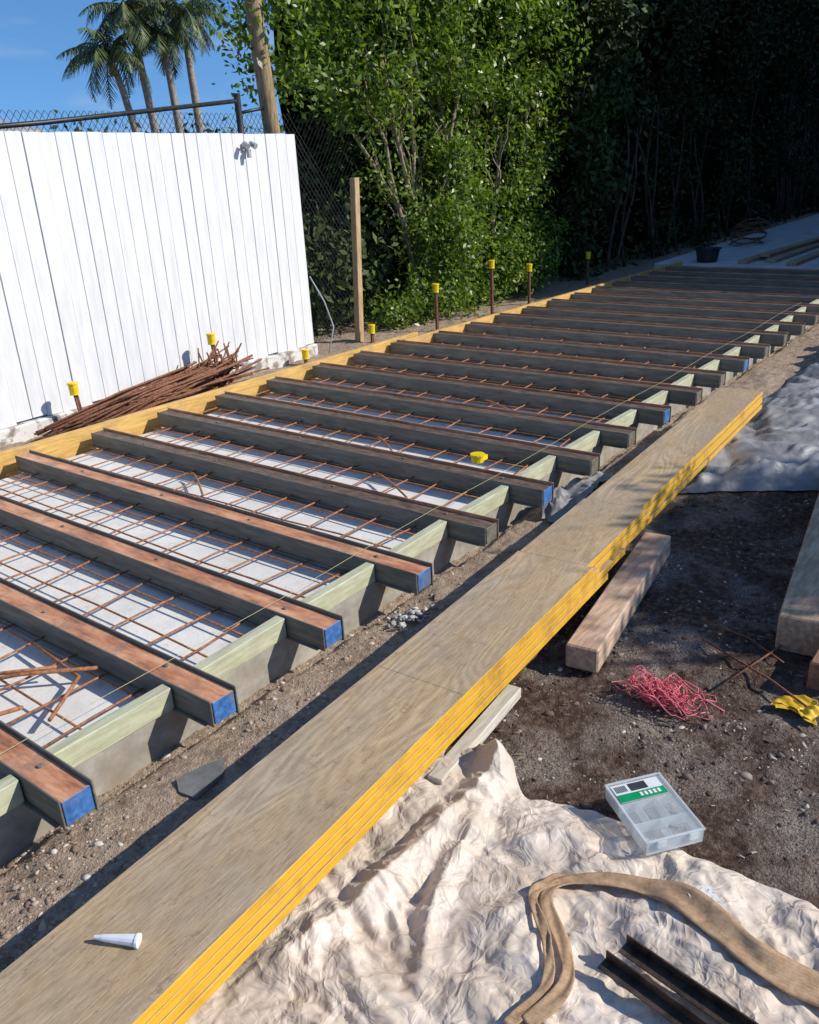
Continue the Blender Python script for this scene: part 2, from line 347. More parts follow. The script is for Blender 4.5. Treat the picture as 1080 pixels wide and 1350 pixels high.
def wob(a,b,r,n=6,am=.004,m=0):
    a=Vector(a);b=Vector(b); pts=[a.lerp(b,t/(n-1))+Vector((random.uniform(-am,am),random.uniform(-am,am),random.uniform(-am,am))) for t in range(n)]
    mb.tube(pts,r,5,m)
mz=ST+.035
for idx in range(len(JX)-1):
    x1=JX[idx]+.004; nx0=JX[idx+1]-.104; n=8 if idx<14 else 3
    for q in (.38,.86):
        xx=x1+(nx0-x1)*q+random.uniform(-.03,.03)
        wob((xx,2.13,mz),(xx+random.uniform(-.03,.03),4.82,mz),.0045,n)
    for yy in np.arange(2.25+random.uniform(-.06,.06),4.8,.2):
        wob((x1,yy+random.uniform(-.015,.015),mz+.008),(nx0,yy+random.uniform(-.03,.03),mz+.008+random.uniform(-.008,.010)),.0045,3)
    if idx<12 and random.random()<.7:
        y0=random.uniform(2.3,4.0); L=random.uniform(.3,.5); xm=(x1+nx0)/2+.04
        pts=[(xm-.10,y0,mz+.016),(xm,y0+L*.35,mz+.02),(xm+.09,y0+L*.7,mz+.018),(xm+.10,y0+L*.8,mz+.02)]
        mb.tube(pts,.006,6)
for pts in ([(.95,3.2,.14),(1.05,2.7,.15),(1.2,2.55,.15)],[(.62,2.9,.14),(.75,2.55,.145),(.95,2.3,.23)],[(1.02,2.3,.14),(1.22,2.45,.135),(1.25,2.8,.14)],[(.95,2.75,.14),(1.1,2.62,.15),(1.28,2.42,.15)]):
    mb.tube(pts,.007,6)
mb.obj('reinforcement_mesh',[RUST],smooth=True)
mb=MB(); pts=[]
for i,x1 in enumerate([.3]+JX[3:20]): pts.append((x1+.0,2.15+.01*math.sin(i*1.7),.217))
mb.tube(pts,.0010,4); mb.obj('string_line',[STRING])
# ---------------------------------------------------------------- LVL stack
mb=MB(); th=math.atan(.055); d=Vector((math.cos(th),math.sin(th))); nrm=Vector((d.y,-d.x))
def lvl(xa,xb,z0,z1,off,w):
    A=Vector((.42,1.443))+d*(xa-.42)/d.x+nrm*off; B=Vector((.42,1.443))+d*(xb-.42)/d.x+nrm*off
    A2=A+nrm*w;B2=B+nrm*w
    mb.hexa([(A2.x,A2.y,z0),(B2.x,B2.y,z0),(B.x,B.y,z0),(A.x,A.y,z0),(A2.x,A2.y,z1),(B2.x,B2.y,z1),(B.x,B.y,z1),(A.x,A.y,z1)],[0,0,1,1,1,1])
t=.0285; zz=.135
for l in range(4):
    z0=zz+l*t; z1=z0+t-.0020; o=[.006,-.003,.004,0][l]
    a,b=-2,[2.80,2.86,2.72,2.66][l]
    lvl(a,b,z0,z1,o,.320+[0,.006,-.003,0][l])
    e2=[3.05,2.98,3.34,3.30][l]
    lvl(b+.002,e2,z0,z1-.001,o+.006,.290)
    lvl(e2+.002,5.5+[.0,.03,-.02,0][l],z0,z1-.002,o+.012,.262)
SEAM=simple('scarf_joint',(.22,.16,.10),(.42,.32,.20),60,.8,0)
for xa in (.32,1.70):
    A=Vector((.42,1.443))+d*(xa-.42)/d.x; B=A+nrm*.318
    q=[A,B,B+d*.0018,A+d*.0018]; mb.add([(p.x,p.y,zz+4*t-.0020+.0006) for p in q],[(0,1,2,3)],2)
mb.obj('laminated_plank_stack',[PLY,YEDGE,SEAM],bevel=.0012)
for (x,y,L) in ((.2,1.31,.22),(2.25,1.46,.2),(3.8,1.53,.2),(5.1,1.59,.2)):
    b=MB(); b.beam((x,y-L/2),(x+.02,y+L/2),.09,-.01,.133,0); b.obj('bearer_block',[WOODR],bevel=.004)
b=MB(); b.beam((1.56,1.200),(2.09,1.245),.05,.01,.05,0); b.obj('timber_batten',[WOODW],bevel=.003)
b=MB(); b.beam((2.355,1.13),(3.41,1.28),.12,.004,.10,0); b.obj('timber_offcut',[simple('offcut_timber',(.36,.24,.165),(.62,.46,.34),7,.75,.4,.003,(1.3,8,8),dirt=(.36,.20,.14))],bevel=.006)
b=MB(); b.beam((2.86,.53),(4.6,.76),.16,.005,.15,0); b.obj('timber_beam',[WOODL],bevel=.006)
b=MB(); b.beam((2.66,.405),(3.5,.41),.10,.005,.11,0); b.obj('timber_beam',[WOODR],bevel=.006)
# ---------------------------------------------------------------- fence
fe=empty('paling_fence'); mb=MB(); x=5.985
while x>-1.6:
    wd=.125+random.uniform(-.006,.006); x0=x-wd+.005; lean=random.uniform(-.003,.003); zt=2.0+(5.97-x)*.012+random.uniform(-.004,.004); yo=random.uniform(-.005,.005); zb=.12+random.uniform(-.015,.015)
    mb.hexa([(x0,5.83+yo,zb),(x,5.83+yo,zb),(x,5.85+yo,zb),(x0,5.85+yo,zb),(x0+lean,5.83+yo,zt),(x+lean,5.83+yo,zt),(x+lean,5.85+yo,zt),(x0+lean,5.85+yo,zt)],0)
    x-=wd
mb.obj('palings',[PAINT],fe,bevel=.0015)
mb=MB()
for z in (.4,1.05,1.75): mb.box(-1.6,5.97,5.857,5.90,z,z+.075,0)
for x in (-1,1.3,3.6,5.9): mb.box(x,x+.08,5.902,5.98,0,1.95,0)
mb.obj('rails_and_posts',[PAINT],fe)
mb=MB(); mb.box(-1.6,6.0,5.79,5.90,-.03,.115,0); mb.obj('footing',[FOOT],fe,bevel=.01)
mb=MB(); c=Vector((5.36,5.83,1.90))
mb.box(c.x-.03,c.x+.03,c.y-.02,c.y-.002,c.z-.03,c.z+.03,0)
mb.tube([c+Vector((0,-.02,0)),c+Vector((0,-.05,.02))],.010,8,0)
for sx in (-.035,.035):
    mb.tube([c+Vector((sx,-.045,.03)),c+Vector((sx*1.3,-.10,-.0))],[.02,.027],10,0)
mb.tube([c+Vector((-.035,-.05,.025)),c+Vector((.035,-.05,.025))],.009,8,0)
mb.box(c.x-.015,c.x+.015,c.y-.07,c.y-.04,c.z-.085,c.z-.02,0)
mb.obj('security_light',[simple('grey_fitting',(.30,.31,.32),(.42,.42,.43),20,.4,0),BLACK],bevel=.002)
cf=empty('chain_link_fence'); mb=MB()
mb.tube([(2.5,6.3,2.02),(3.86,6.3,2.12),(5.78,6.3,2.30)],.018,8)
mb.tube([(5.78,6.3,0),(5.78,6.3,2.36)],.03,10); mb.tube([(5.78,6.3,2.2),(6.2,6.3,2.26)],.014,8)
mb.obj('rails',[BLACK],cf,smooth=True)
mb=MB()
for i in range(-46,100):
    x0=2.6+i*.055
    for sg in (1,-1):
        xb=x0+sg*2.2*.75; lo,hi=2.6,7.3
        ta,tb=sorted(((lo-x0)/(xb-x0),(hi-x0)/(xb-x0))); t0=max(0,ta); t1=min(1,tb)
        if t1-t0>.02:
            mb.tube([(x0+(xb-x0)*t0,6.3+.003*sg,2.2*t0),(x0+(xb-x0)*t1,6.3+.003*sg,2.2*t1)],.0026,3,cap=False)
mb.obj('wire_mesh',[BLACK],cf)
mb=MB(); mb.tube([(6.32,6.28,-.1),(6.17,6.3,2.07),(6.09,6.3,3.2),(6.02,6.3,4.4)],[.085,.08,.078,.072],12); mb.obj('timber_pole',[WOODP],smooth=True)
mb=MB(); mb.hexa([(6.67,5.83,-.02),(6.74,5.83,-.02),(6.74,5.90,-.02),(6.67,5.90,-.02),(6.77,5.83,1.6),(6.84,5.83,1.6),(6.84,5.90,1.6),(6.77,5.90,1.6)],0); mb.obj('timber_post',[simple('new_pine_post',(.36,.23,.11),(.58,.40,.22),7,.75,.4,.003,(8,8,1.3))],bevel=.004)
# ---------------------------------------------------------------- pickets
for (x,y,h,lx) in ((3.28,5.62,.32,-.03),(4.60,5.62,.44,-.04),(7.49,5.42,.46,0),(8.58,5.40,.58,0),(9.45,5.40,.44,0),(11.17,5.45,.40,0),(5.63,5.62,.10,.01),(6.72,5.7,.14,0)):
    mb=MB(); tx=x+lx
    for a in (90,210,330):
        ca,sa=math.cos(math.radians(a)),math.sin(math.radians(a)); n=Vector((-sa,ca,0))*.004; o=Vector((ca,sa,0))*.020
        b0=Vector((x,y,-.05)); t0=Vector((tx,y,h))
        mb.hexa([b0-n,b0+o-n,b0+o+n,b0+n,t0-n,t0+o-n,t0+o+n,t0+n],0)
    mb.tube([(tx,y,h-.045),(tx,y,h-.03),(tx,y,h+.03),(tx,y,h+.034)],[.034,.032,.035,.032],12,1)
    mb.tube([(tx,y,h+.034),(tx,y,h+.045)],[.040,.038],12,1)
    mb.obj('star_picket',[RUSTD,YCAP])
mb=MB(); mb.tube([(3.60,2.37,.20),(3.60,2.37,.235)],[.032,.034],12); mb.tube([(3.60,2.37,.235),(3.60,2.37,.245)],.040,12); mb.box(3.62,3.67,2.35,2.38,.20,.225); mb.obj('safety_cap',[YCAP])
mb=MB()
for i in range(150):
    x0=random.uniform(2.85,3.6); y0=random.uniform(5.2,5.66); L=random.uniform(.7,1.5); an=random.gauss(.08,.12); z0=random.uniform(.02,.12)
    x1=min(x0+L,4.75); y1=min(y0+math.sin(an)*L,5.76); z1=random.uniform(.03,.30)*(x1-2.9)/1.6
    mb.tube([(x0,y0,z0),((x0+x1)/2,(y0+y1)/2,(z0+z1)/2+random.uniform(0,.04)),(x1,y1,z1)],random.uniform(.006,.011),5)
for i in range(40):
    x0=random.uniform(4.2,4.5);y0=random.uniform(5.35,5.7); mb.tube([(x0,y0,.08),(x0+.12,y0+random.uniform(-.1,.05),.22),(x0+random.uniform(.0,.3),y0+random.uniform(-.15,.04),random.uniform(.2,.42))],.007,5)
mb.obj('rusty_rebar_pile',[RUSTD],smooth=True)
mb=MB(); mb.tube([(2.76,.84,.02),(2.60,.55,.035),(2.52,.42,.03)],.004,6); mb.tube([(2.50,.68,.03),(2.80,.60,.03),(3.06,.54,.02)],.004,6)
mb.tube([(2.9,.9,.02),(2.85,.7,.025),(2.74,.55,.03)],.0035,6)
mb.obj('loose_rebar',[RUSTD],smooth=True)
mb=MB(); mb.tube([(6.05,5.7,.02),(6.2,5.75,.25),(6.15,5.8,.5),(6.03,5.85,.75)],.008,6); mb.obj('conduit_hose',[SHED],smooth=True)
# ---------------------------------------------------------------- leaves
def leafcloud(name,C,per,spread,size,mat,parent=None,bias=(.15,-.6,.45)):
    C=np.repeat(np.asarray(C),per,0); n=len(C)
    Pp=C+rng.normal(size=(n,3))*spread
    N=rng.normal(size=(n,3))*.75+np.array(bias); N/=np.linalg.norm(N,axis=1)[:,None]
    A=np.cross(N,rng.normal(size=(n,3))); A/=np.linalg.norm(A,axis=1)[:,None]; B=np.cross(N,A)
    L=(size*rng.uniform(.6,1.3,n))[:,None]; W=L*.46
    V=np.stack([Pp-A*L*.5,Pp+B*W*.5-A*L*.05,Pp+A*L*.5-N*L*.1,Pp-B*W*.5-A*L*.05],1).reshape(-1,3)
    return npmesh(name,V,np.arange(4*n).reshape(-1,4),mat,parent)
def blob_pts(blobs,n,rmin=.7):
    vol=np.array([(b[3]*b[5]+b[4]*b[5]+b[3]*b[4]) for b in blobs]); pr=vol/vol.sum()
    k=rng.choice(len(blobs),n,p=pr); B=np.array(blobs)[k]
    D=rng.normal(size=(n,3)); D/=np.linalg.norm(D,axis=1)[:,None]
    r=rng.uniform(rmin,1.05,n)[:,None]
    lump=np.array([1+.45*noise.noise(Vector(tuple(d*2.6+b[:3]))) for d,b in zip(D,B)])[:,None]
    return B[:,:3]+D*B[:,3:]*r*lump
def branch(mb,a,b,r0,r1,sag=.15,n=7,seg=6):
    a=Vector(a);b=Vector(b); pts=[]; o=Vector((random.uniform(-1,1),random.uniform(-.5,.5),0))*sag; o2=Vector((random.uniform(-1,1),random.uniform(-.5,.5),0))*sag*.4
    for i in range(n):
        t=i/(n-1); pts.append(a.lerp(b,t)+o*math.sin(t*math.pi)+o2*math.sin(t*6.3)+Vector((random.uniform(-.03,.03),random.uniform(-.03,.03),0))*(0<i<n-1))
    mb.tube(pts,[r0+(r1-r0)*i/(n-1) for i in range(n)],seg); return pts
tree=empty('garden_tree')
crown=[(6.6,6.5,3.1,.85,.55,.75),(6.9,6.5,3.7,.9,.6,.6),(8.2,6.4,3.4,1.2,.8,1.0),(9.8,6.4,3.4,1.3,.8,1.1),(11.3,6.4,3.4,1.3,.8,1.1),(12.3,6.4,3.3,1.0,.7,1.1),(12.0,6.3,2.3,.6,.5,.5),
 (7.7,6.4,2.5,.7,.5,.4),(10.6,6.3,2.25,.55,.45,.5),(9.4,6.3,2.4,.5,.4,.35),(7.3,6.7,4.5,1.4,.9,.9),(10,6.7,4.9,2,1,1),(12.6,6.7,4.9,1.5,1,1.1)]
low=[(8.5,6.1,.95,.5,.4,.45),(9.2,6.1,1.25,.5,.35,.4),(9.3,5.95,.45,.85,.45,.5),(8.3,5.95,.22,.5,.4,.32),(10.2,5.95,.5,.6,.35,.5),(8.9,6.2,1.75,.3,.3,.22),(10.4,6.1,1.3,.4,.3,.35),(10.9,6.0,.7,.35,.3,.4),(7.6,6.0,.15,.35,.25,.2),(11.0,6.2,1.7,.35,.3,.3)]
leafcloud('crown',blob_pts(crown,1750,.6),34,.10,.085,LEAF,tree)
leafcloud('lower_foliage',blob_pts(low,600,.45),32,.085,.07,LEAF,tree)
mb=MB(); sprigs=[]
ends=[(7.5,6.4,2.6),(8.0,6.4,2.8),(8.4,6.3,2.9),(8.9,6.4,2.9),(9.5,6.3,2.7),(7.2,6.5,2.6),(10.1,6.4,2.8),(8.1,6.6,2.6)]
for e in ends:
    s0=(8.75+random.uniform(-.15,.35),6.3+random.uniform(-.1,.1),-.05); p=branch(mb,s0,e,.036,.016,.28,9)
    for _ in range(5):
        i=random.randint(3,7); q=p[i]; qq=branch(mb,q,q+Vector((random.uniform(-.6,.6),random.uniform(-.3,.2),random.uniform(.4,1.0))),.014,.005,.12,6,5); sprigs+= [qq[-1],qq[-2]]
for e in [(10.2,6.4,2.6),(10.9,6.4,2.6),(11.7,6.4,2.4),(12.3,6.4,2.6),(11.3,6.5,3)]:
    p=branch(mb,(10.1+random.uniform(-.2,.3),6.25,-.05),e,.036,.016,.3,9)
    for _ in range(4):
        i=random.randint(3,7); q=p[i]; qq=branch(mb,q,q+Vector((random.uniform(-.5,.5),random.uniform(-.3,.2),random.uniform(.4,.9))),.014,.005,.12,6,5); sprigs+=[qq[-1],qq[-2]]
mb.obj('trunk',[BARK],tree,smooth=True)
leafcloud('sprigs',[tuple(s) for s in sprigs]+[(random.uniform(7.2,9.2),random.uniform(6.2,6.6),random.uniform(1.2,2.4)) for _ in range(45)],22,.10,.075,LEAF,tree)
hd=empty('shade_caster')
nx,nz=110,26; V=[]
for i in range(nx):
    for j in range(nz):
        x=7.55+i*.32; z=-.1+j*.29; y=7.55-max(0,min(1,(x-11.5)/1.5))*1.2+.3*noise.noise(Vector((x*.8,z*.8,0)))
        V.append((x,y,z*(1+.06*noise.noise(Vector((x,0,5))))))
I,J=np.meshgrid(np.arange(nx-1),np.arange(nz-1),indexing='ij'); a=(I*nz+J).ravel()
npmesh('shade_core',np.array(V),np.stack([a,a+nz,a+nz+1,a+1],1),CORE,hd)  # solid black-green sheet added to darken the gaps between leaves
C=[]
for _ in range(2700):
    x=11.6+(36-11.6)*random.random()**1.6; z=random.uniform(.0,7.2)
    nz_=noise.noise(Vector((x*.7,z*.9,3)))
    if nz_>.12 and random.random()<.75: continue
    y=5.85+.8*nz_+random.uniform(0,.2)
    if .5<z<2.2 and random.random()<.45: continue
    C.append((x,y,z))
for _ in range(700):
    x=random.uniform(7.4,12.5); z=random.uniform(0,6.5); C.append((x,7.2+random.uniform(-.15,.15),z))
for _ in range(80): C.append((random.uniform(6.5,7.9),random.uniform(6.4,7.0),random.uniform(0,1.1)))
leafcloud('leaves',C,28,.17,.12,LEAFD,hd)
mb=MB()
for _ in range(34):
    x=random.uniform(12.0,26); branch(mb,(x,5.8,0),(x+random.uniform(-.9,.9),5.85,random.uniform(1.8,3)),.028,.012,.25,7,5)
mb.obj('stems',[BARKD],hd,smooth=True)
hr=empty('shade_caster')  # unseen leafy mass, added to shade the far deck and hedge
mb=MB()
prof=[(10.3,0.0),(12.0,2.6),(14.0,5.4),(16.1,8.2),(19,9.4),(32,9.4),(32,0)]  # sloped outline shaped to set the shadow edge
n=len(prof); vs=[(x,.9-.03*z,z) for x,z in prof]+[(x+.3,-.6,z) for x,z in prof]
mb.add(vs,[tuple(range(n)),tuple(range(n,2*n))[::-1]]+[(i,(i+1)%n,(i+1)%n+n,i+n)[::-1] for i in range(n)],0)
mb.obj('shade_core',[CORE],hr)
C=[]
for _ in range(1300):
    x=random.uniform(10.3,22); ztp=min(9.5,(x-10.3)*1.42+.3); C.append((x,random.uniform(-.7,1.05),ztp*random.uniform(.75,1.03)))
leafcloud('leaves',C,14,.2,.16,LEAFD,hr)
st=empty('garden_tree'); cc=Vector((5.95,-2.95,3.13))
leafcloud('crown',blob_pts([(cc.x,cc.y,cc.z,.7,.5,.42),(cc.x+.55,cc.y-.2,cc.z+.15,.5,.4,.35),(cc.x-.75,cc.y+.2,cc.z-.2,.4,.3,.2)],290,.1),26,.10,.08,LEAF,st)
mb=MB(); b0=(6.1,-3.5,0)
for e in [(5.5,-2.9,3.1),(5.9,-2.8,3.5),(6.3,-3,3.4),(5.0,-2.55,2.9),(4.7,-2.4,2.95),(4.6,-2.65,3.15)]: branch(mb,b0,e,.07,.012,.2,8)
mb.obj('trunk',[BARK],st,smooth=True)
# ---------------------------------------------------------------- palms
PBARK=simple('palm_bark',(.20,.17,.14),(.36,.31,.26),6,.9,.3)
def palm(cx,cy,cz,fl,seed,lean=0,nf=24):
    random.seed(seed); e=empty('palm_tree'); mb=MB()
    mb.tube([(cx+lean*1.3,cy,-.2),(cx+lean,cy,cz*.45),(cx+lean*.45,cy,cz*.8),(cx,cy,cz-.1)],[.24,.19,.16,.14],10)
    mb.tube([(cx+.06*lean,cy,cz-.9),(cx,cy,cz-.1)],[.17,.12],8,1)
    mb.obj('trunk',[PBARK,PALM],e,smooth=True)
    V=[];F=[]
    for k in range(nf):
        a=2*math.pi*k/nf+random.uniform(-.2,.2); el=random.uniform(-.2,1.3); L=fl*random.uniform(.8,1.15)
        dr=random.uniform(1.2,2.1); p=Vector((cx,cy,cz)); h=Vector((math.cos(a),math.sin(a),0)); side=Vector((-h.y,h.x,0)); n=26
        for i in range(n):
            t=i/(n-1); ang=el-dr*t; st=(h*math.cos(ang)+Vector((0,0,1))*math.sin(ang))*L/n
            q=p+st
            ll=.55*fl/2.2*(math.sin(math.pi*min(1,t*.85+.15)))+.08
            for sg in (-1,1):
                tip=p+side*sg*ll*.7+st.normalized()*ll*.4+Vector((0,0,-1))*ll*random.uniform(.4,1.1)
                b=len(V); wv=st.normalized()*.045; V+= [p-wv,p+wv,tip]; F.append((b,b+1,b+2))
            b=len(V); V+=[p+side*.02,p-side*.02,q-side*.02,q+side*.02]; F+= [(b,b+1,b+2),(b,b+2,b+3)]
            p=q
    npmesh('fronds',np.array([tuple(v) for v in V]),np.array(F),PALM,e)
palm(25.9,36.2,6.9,2.6,1,.9); palm(26.8,35.6,8.6,2.5,2,.5); palm(27.9,34.9,7.6,2.4,3,.3); palm(28.7,34.3,8.4,2.4,4,.2)
random.seed(99)
sh=empty('shed'); mb=MB(); mb.box(3,15.2,26,32,0,3.05,0); mb.obj('walls',[SHED],sh)
mb=MB(); mb.hexa([(2.6,25.6,3.06),(15.6,25.6,3.06),(15.6,32.4,3.06),(2.6,32.4,3.06),(2.6,25.6,3.2),(15.6,25.6,3.2),(15.6,29,3.8),(2.6,29,3.8)],0); mb.obj('roof',[SHED],sh)
leafcloud('distant_trees',[(random.uniform(20,33),random.uniform(30,38),random.uniform(.5,3.2)) for _ in range(200)],30,.4,.35,LEAFD)
# ---------------------------------------------------------------- cloths
def tri(t): t=t-math.floor(t); return 4*abs(t-.5)-1
def mkwaves(seed,n,f0,f1):
    r=random.Random(seed); W=[]
    for i in range(n):
        fr=f0*(f1/f0)**(i/(n-1)); a=r.uniform(0,math.pi); W.append((math.cos(a)*fr,math.sin(a)*fr,r.uniform(0,9),1/fr,fr))
    return W
def crum(x,y,W):
    wx=.5*nn(x,y,2.1,3)+.12*nn(x,y,7,4); wy=.5*nn(x,y,2.1,13)+.12*nn(x,y,7,14); h=0
    for k,(a,b,p,am,fr) in enumerate(W):
        m=nn(x,y,max(1.2,fr*.4),20+k*3.1)+.15
        if m>0: h+=am*min(m,.5)*2*tri(a*(x+wx*.35)+b*(y+wy*.35)+p)
    return h
WT=mkwaves(5,17,2.4,26); WG=mkwaves(8,12,1.6,14)
def cloth(name,fn,nu,nv,hf,mat,parent=None,smooth=True):
    V=np.zeros((nu*nv,3)); i=0
    for a in range(nu):
        for b in range(nv):
            u=a/(nu-1);v=b/(nv-1); x,y=fn(u,v); V[i]=(x,y,hf(x,y,u,v)); i+=1
    I,J=np.meshgrid(np.arange(nu-1),np.arange(nv-1),indexing='ij'); a=(I*nv+J).ravel()
    return npmesh(name,V,np.stack([a,a+nv,a+nv+1,a+1],1),mat,parent,smooth=smooth)
def tarp_h(x,y):
    h=.030+.022*nn(x,y,1.8,4)+.050*crum(x,y,WT)
    yl=1.13+.03*math.sin(x*4)
    h+=.045*max(0,1-abs(y-yl+.10*(x-1))/.07)*max(0,min(1,(x-.5)*1.5))
    h+=.03*max(0,1-abs(y-.92-.35*(x-1.2)+.02*math.sin(x*9))/.045)*max(0,min(1,(x-.9)*3))*max(0,min(1,(1.7-x)*4))
    h+=.05*max(0,1-math.hypot((x-1.73)/.08,(y-1.10)/.16))
    return max(h,.004)
def tf(u,v):
    y=1.26-1.9*v
    far=1.72+.10*math.exp(-((y-1.14)/.10)**2)+.03*nn(0,y,5,2)+.014*nn(0,y,17,2)-.05*math.exp(-((y-.95)/.07)**2)
    x=-.4+(far+.4)*u; return x,y+.02*nn(x,0,4,7)
def th_(x,y,u,v):
    e=min(1,(1-u)/.03); z=tarp_h(x,y)*(.25+.75*e)+gh(x,y)*.5+.010
    if y>1.12: z=min(z,.125)
    return z
cloth('drop_sheet',tf,470,410,th_,TARP)
def gf(u,v):
    x=4.15+4.1*u; yl=1.47+.12*min(1,(x-4.15)/1.0)+.05*nn(x,0,3,5)
    y=yl-(2.6)*v; x+=.55*min(1,v*3)*(1-u)+.05*nn(0,y,4,1)*(1-u); return x,y
def ghh(x,y,u,v):
    e=min(1,u/.03,v/.04+.1,(1-u)/.05); return gh(x,y)*.5+.012+e*(.075+.07*nn(x,y,1.4,2)+.075*crum(x,y,WG))
cloth('grey_tarpaulin',gf,260,200,lambda x,y,u,v:max(.006,ghh(x,y,u,v)),GTARP)
def g2(u,v): 
    return 3.42+.78*u+.05*nn(0,v,3,1), 1.78+.05*u+.20*v*(.5+math.sin(u*3.1)*.6)+.03*nn(u,0,5,2)
cloth('grey_tarpaulin',g2,90,40,lambda x,y,u,v:.015+gh(x,y)+min(1,u/.1,(1-u)/.1)*(.035+.07*crum(x,y,WT)),GTARP)
cloth('beige_sheet',lambda u,v:(6.9+2.4*u,1.40-.9*v+.12*nn(u*3,0,1,4)),90,60,lambda x,y,u,v:.05+min(1,u/.1,v/.1,(1-u)/.1)*(.24+.12*nn(x,y,1.5,4)+.10*crum(x,y,WG)),SANDT)
def zt(x,y): return tarp_h(x,y)+gh(x,y)*.5+.010
def ribbon(name,path,wd,mat,th=.004,lift=.012):
    pts=[Vector((p[0],p[1],0)) for p in path]; sm=[]
    for i in range(len(pts)-1):
        p0=pts[max(i-1,0)];p1=pts[i];p2=pts[i+1];p3=pts[min(i+2,len(pts)-1)]
        for k in range(10):
            t=k/10; sm.append(.5*((2*p1)+(-p0+p2)*t+(2*p0-5*p1+4*p2-p3)*t*t+(-p0+3*p1-3*p2+p3)*t**3))
    sm.append(pts[-1]); n=len(sm); base=[];wid=[];sd=[]
    for i,p in enumerate(sm):
        t=(sm[min(i+1,n-1)]-sm[max(i-1,0)]).normalized(); s_=Vector((-t.y,t.x,0)); u=i/(n-1)
        wv=(wd(u) if callable(wd) else wd)*(1+.10*math.sin(u*31)); wid.append(wv); sd.append(s_)
        base.append(max(zt(p.x+s_.x*wv*k,p.y+s_.y*wv*k) for k in (-.5,-.25,0,.25,.5)))
    bs=[max(base[max(0,i-2):i+3]) for i in range(n)]; bs=[sum(bs[max(0,i-3):i+4])/len(bs[max(0,i-3):i+4]) for i in range(n)]
    V=[]
    for i,p in enumerate(sm):
        u=i/(n-1); wv=wid[i]; tw=.6*math.sin(u*9+1)*wv
        for j in range(8):
            o=j/7-.5; q=p+sd[i]*wv*o; V.append((q.x,q.y,max(bs[i],base[i])+lift*.3+abs(tw*o)*.5+tw*o*.3+.0025*math.sin(u*46+o*7)))
    F=[(i*8+j,i*8+j+1,(i+1)*8+j+1,(i+1)*8+j) for i in range(n-1) for j in range(7)]
    o=npmesh(name,np.array(V),np.array(F),mat,smooth=True); m=o.modifiers.new('s','SOLIDIFY'); m.thickness=th; return o
ribbon('webbing_strap',[(1.05,.60),(1.17,.575),(1.27,.63),(1.35,.72),(1.43,.71),(1.50,.61),(1.53,.50),(1.49,.36),(1.45,.26),(1.47,.12),(1.50,-.1)],lambda u:.032+.042*min(1,max(0,(u-.42)*5)),STRAP,lift=.006,th=.003)
ribbon('webbing_strap',[(1.02,.63),(1.15,.61),(1.25,.665),(1.33,.745),(1.42,.735),(1.46,.69)],.024,STRAP,lift=.02,th=.003)
for (a,b) in (((1.262,.535),(1.18,.05)),((1.325,.515),(1.24,.0))):
    mb=MB(); A=Vector(a);B=Vector(b); dd=(B-A).normalized(); nn_=Vector((-dd.y,dd.x)); z=.062
    mb.beam(A,B,.030,z,z+.004,0); mb.beam(A+nn_*.0175,B+nn_*.0175,.004,z,z+.026,0); mb.obj('steel_angle',[STEEL])
# ---------------------------------------------------------------- organiser case
bx=empty('organiser_case'); o=Vector((1.75,.76,0)); ex=Vector((1.61-1.75,.58-.76,0)).normalized(); ey=Vector((1.89-1.75,.66-.76,0)).normalized()
ey=(ey-ex*ey.dot(ex)).normalized(); L=.228; W=.168
def lb(mb,a0,a1,b0,b1,z0,z1,m=0):
    q=[(a0,b0),(a1,b0),(a1,b1),(a0,b1)]
    if ex.cross(ey).z<0: q=[q[0],q[3],q[2],q[1]]
    pp=[o+ex*a+ey*b for a,b in q]; mb.hexa([(p.x,p.y,z0) for p in pp]+[(p.x,p.y,z1) for p in pp],m)
z=.054; hgt=.04
mb=MB(); lb(mb,.004,L-.004,.004,W-.004,z,z+.002)
for q in ((.003,L-.003,.003,.0055),(.003,L-.003,W-.0055,W-.003),(.003,.0055,.006,W-.006),(L-.0055,L-.003,.006,W-.006)): lb(mb,*q,z+.0025,z+hgt-.002,1)
for a in (.075,.15): lb(mb,a,a+.0022,.006,W-.006,z+.0025,z+hgt-.004,1)
for b in (.055,.112): lb(mb,.078,.148,b,b+.0022,z+.0025,z+hgt-.004,1)
lb(mb,.152,L-.006,.084,.0862,z+.0025,z+hgt-.004,1)
mb.obj('tray',[CLEAR,CLEAR2],bx,bevel=.0006)
mb=MB(); lb(mb,0,L,0,W,z+hgt,z+hgt+.0022)
for q in ((0,L,0,.006),(0,L,W-.006,W),(0,.006,.0065,W-.0065),(L-.006,L,.0065,W-.0065)): lb(mb,*q,z+hgt+.0026,z+hgt+.007,1)
for b in (.03,.12): lb(mb,L,L+.006,b,b+.026,z+hgt-.014,z+hgt+.005,1)
mb.obj('lid',[CLEAR,CLEAR2],bx,bevel=.0008)
mb=MB(); lb(mb,.012,.078,.012,.150,z+hgt+.0032,z+hgt+.0040,0); lb(mb,.050,.078,.012,.150,z+hgt+.0046,z+hgt+.0052,1)
lb(mb,.016,.044,.06,.11,z+hgt+.0046,z+hgt+.0052,2)
for i in range(5): lb(mb,.056,.070,.075+i*.013,.083+i*.013,z+hgt+.0058,z+hgt+.0062,0)
for i in range(7): lb(mb,.018,.042,.018+i*.005,.020+i*.005,z+hgt+.0046,z+hgt+.005,2)
mb.obj('label',[LWHITE,LGREEN,LDARK],bx)
mb=MB()
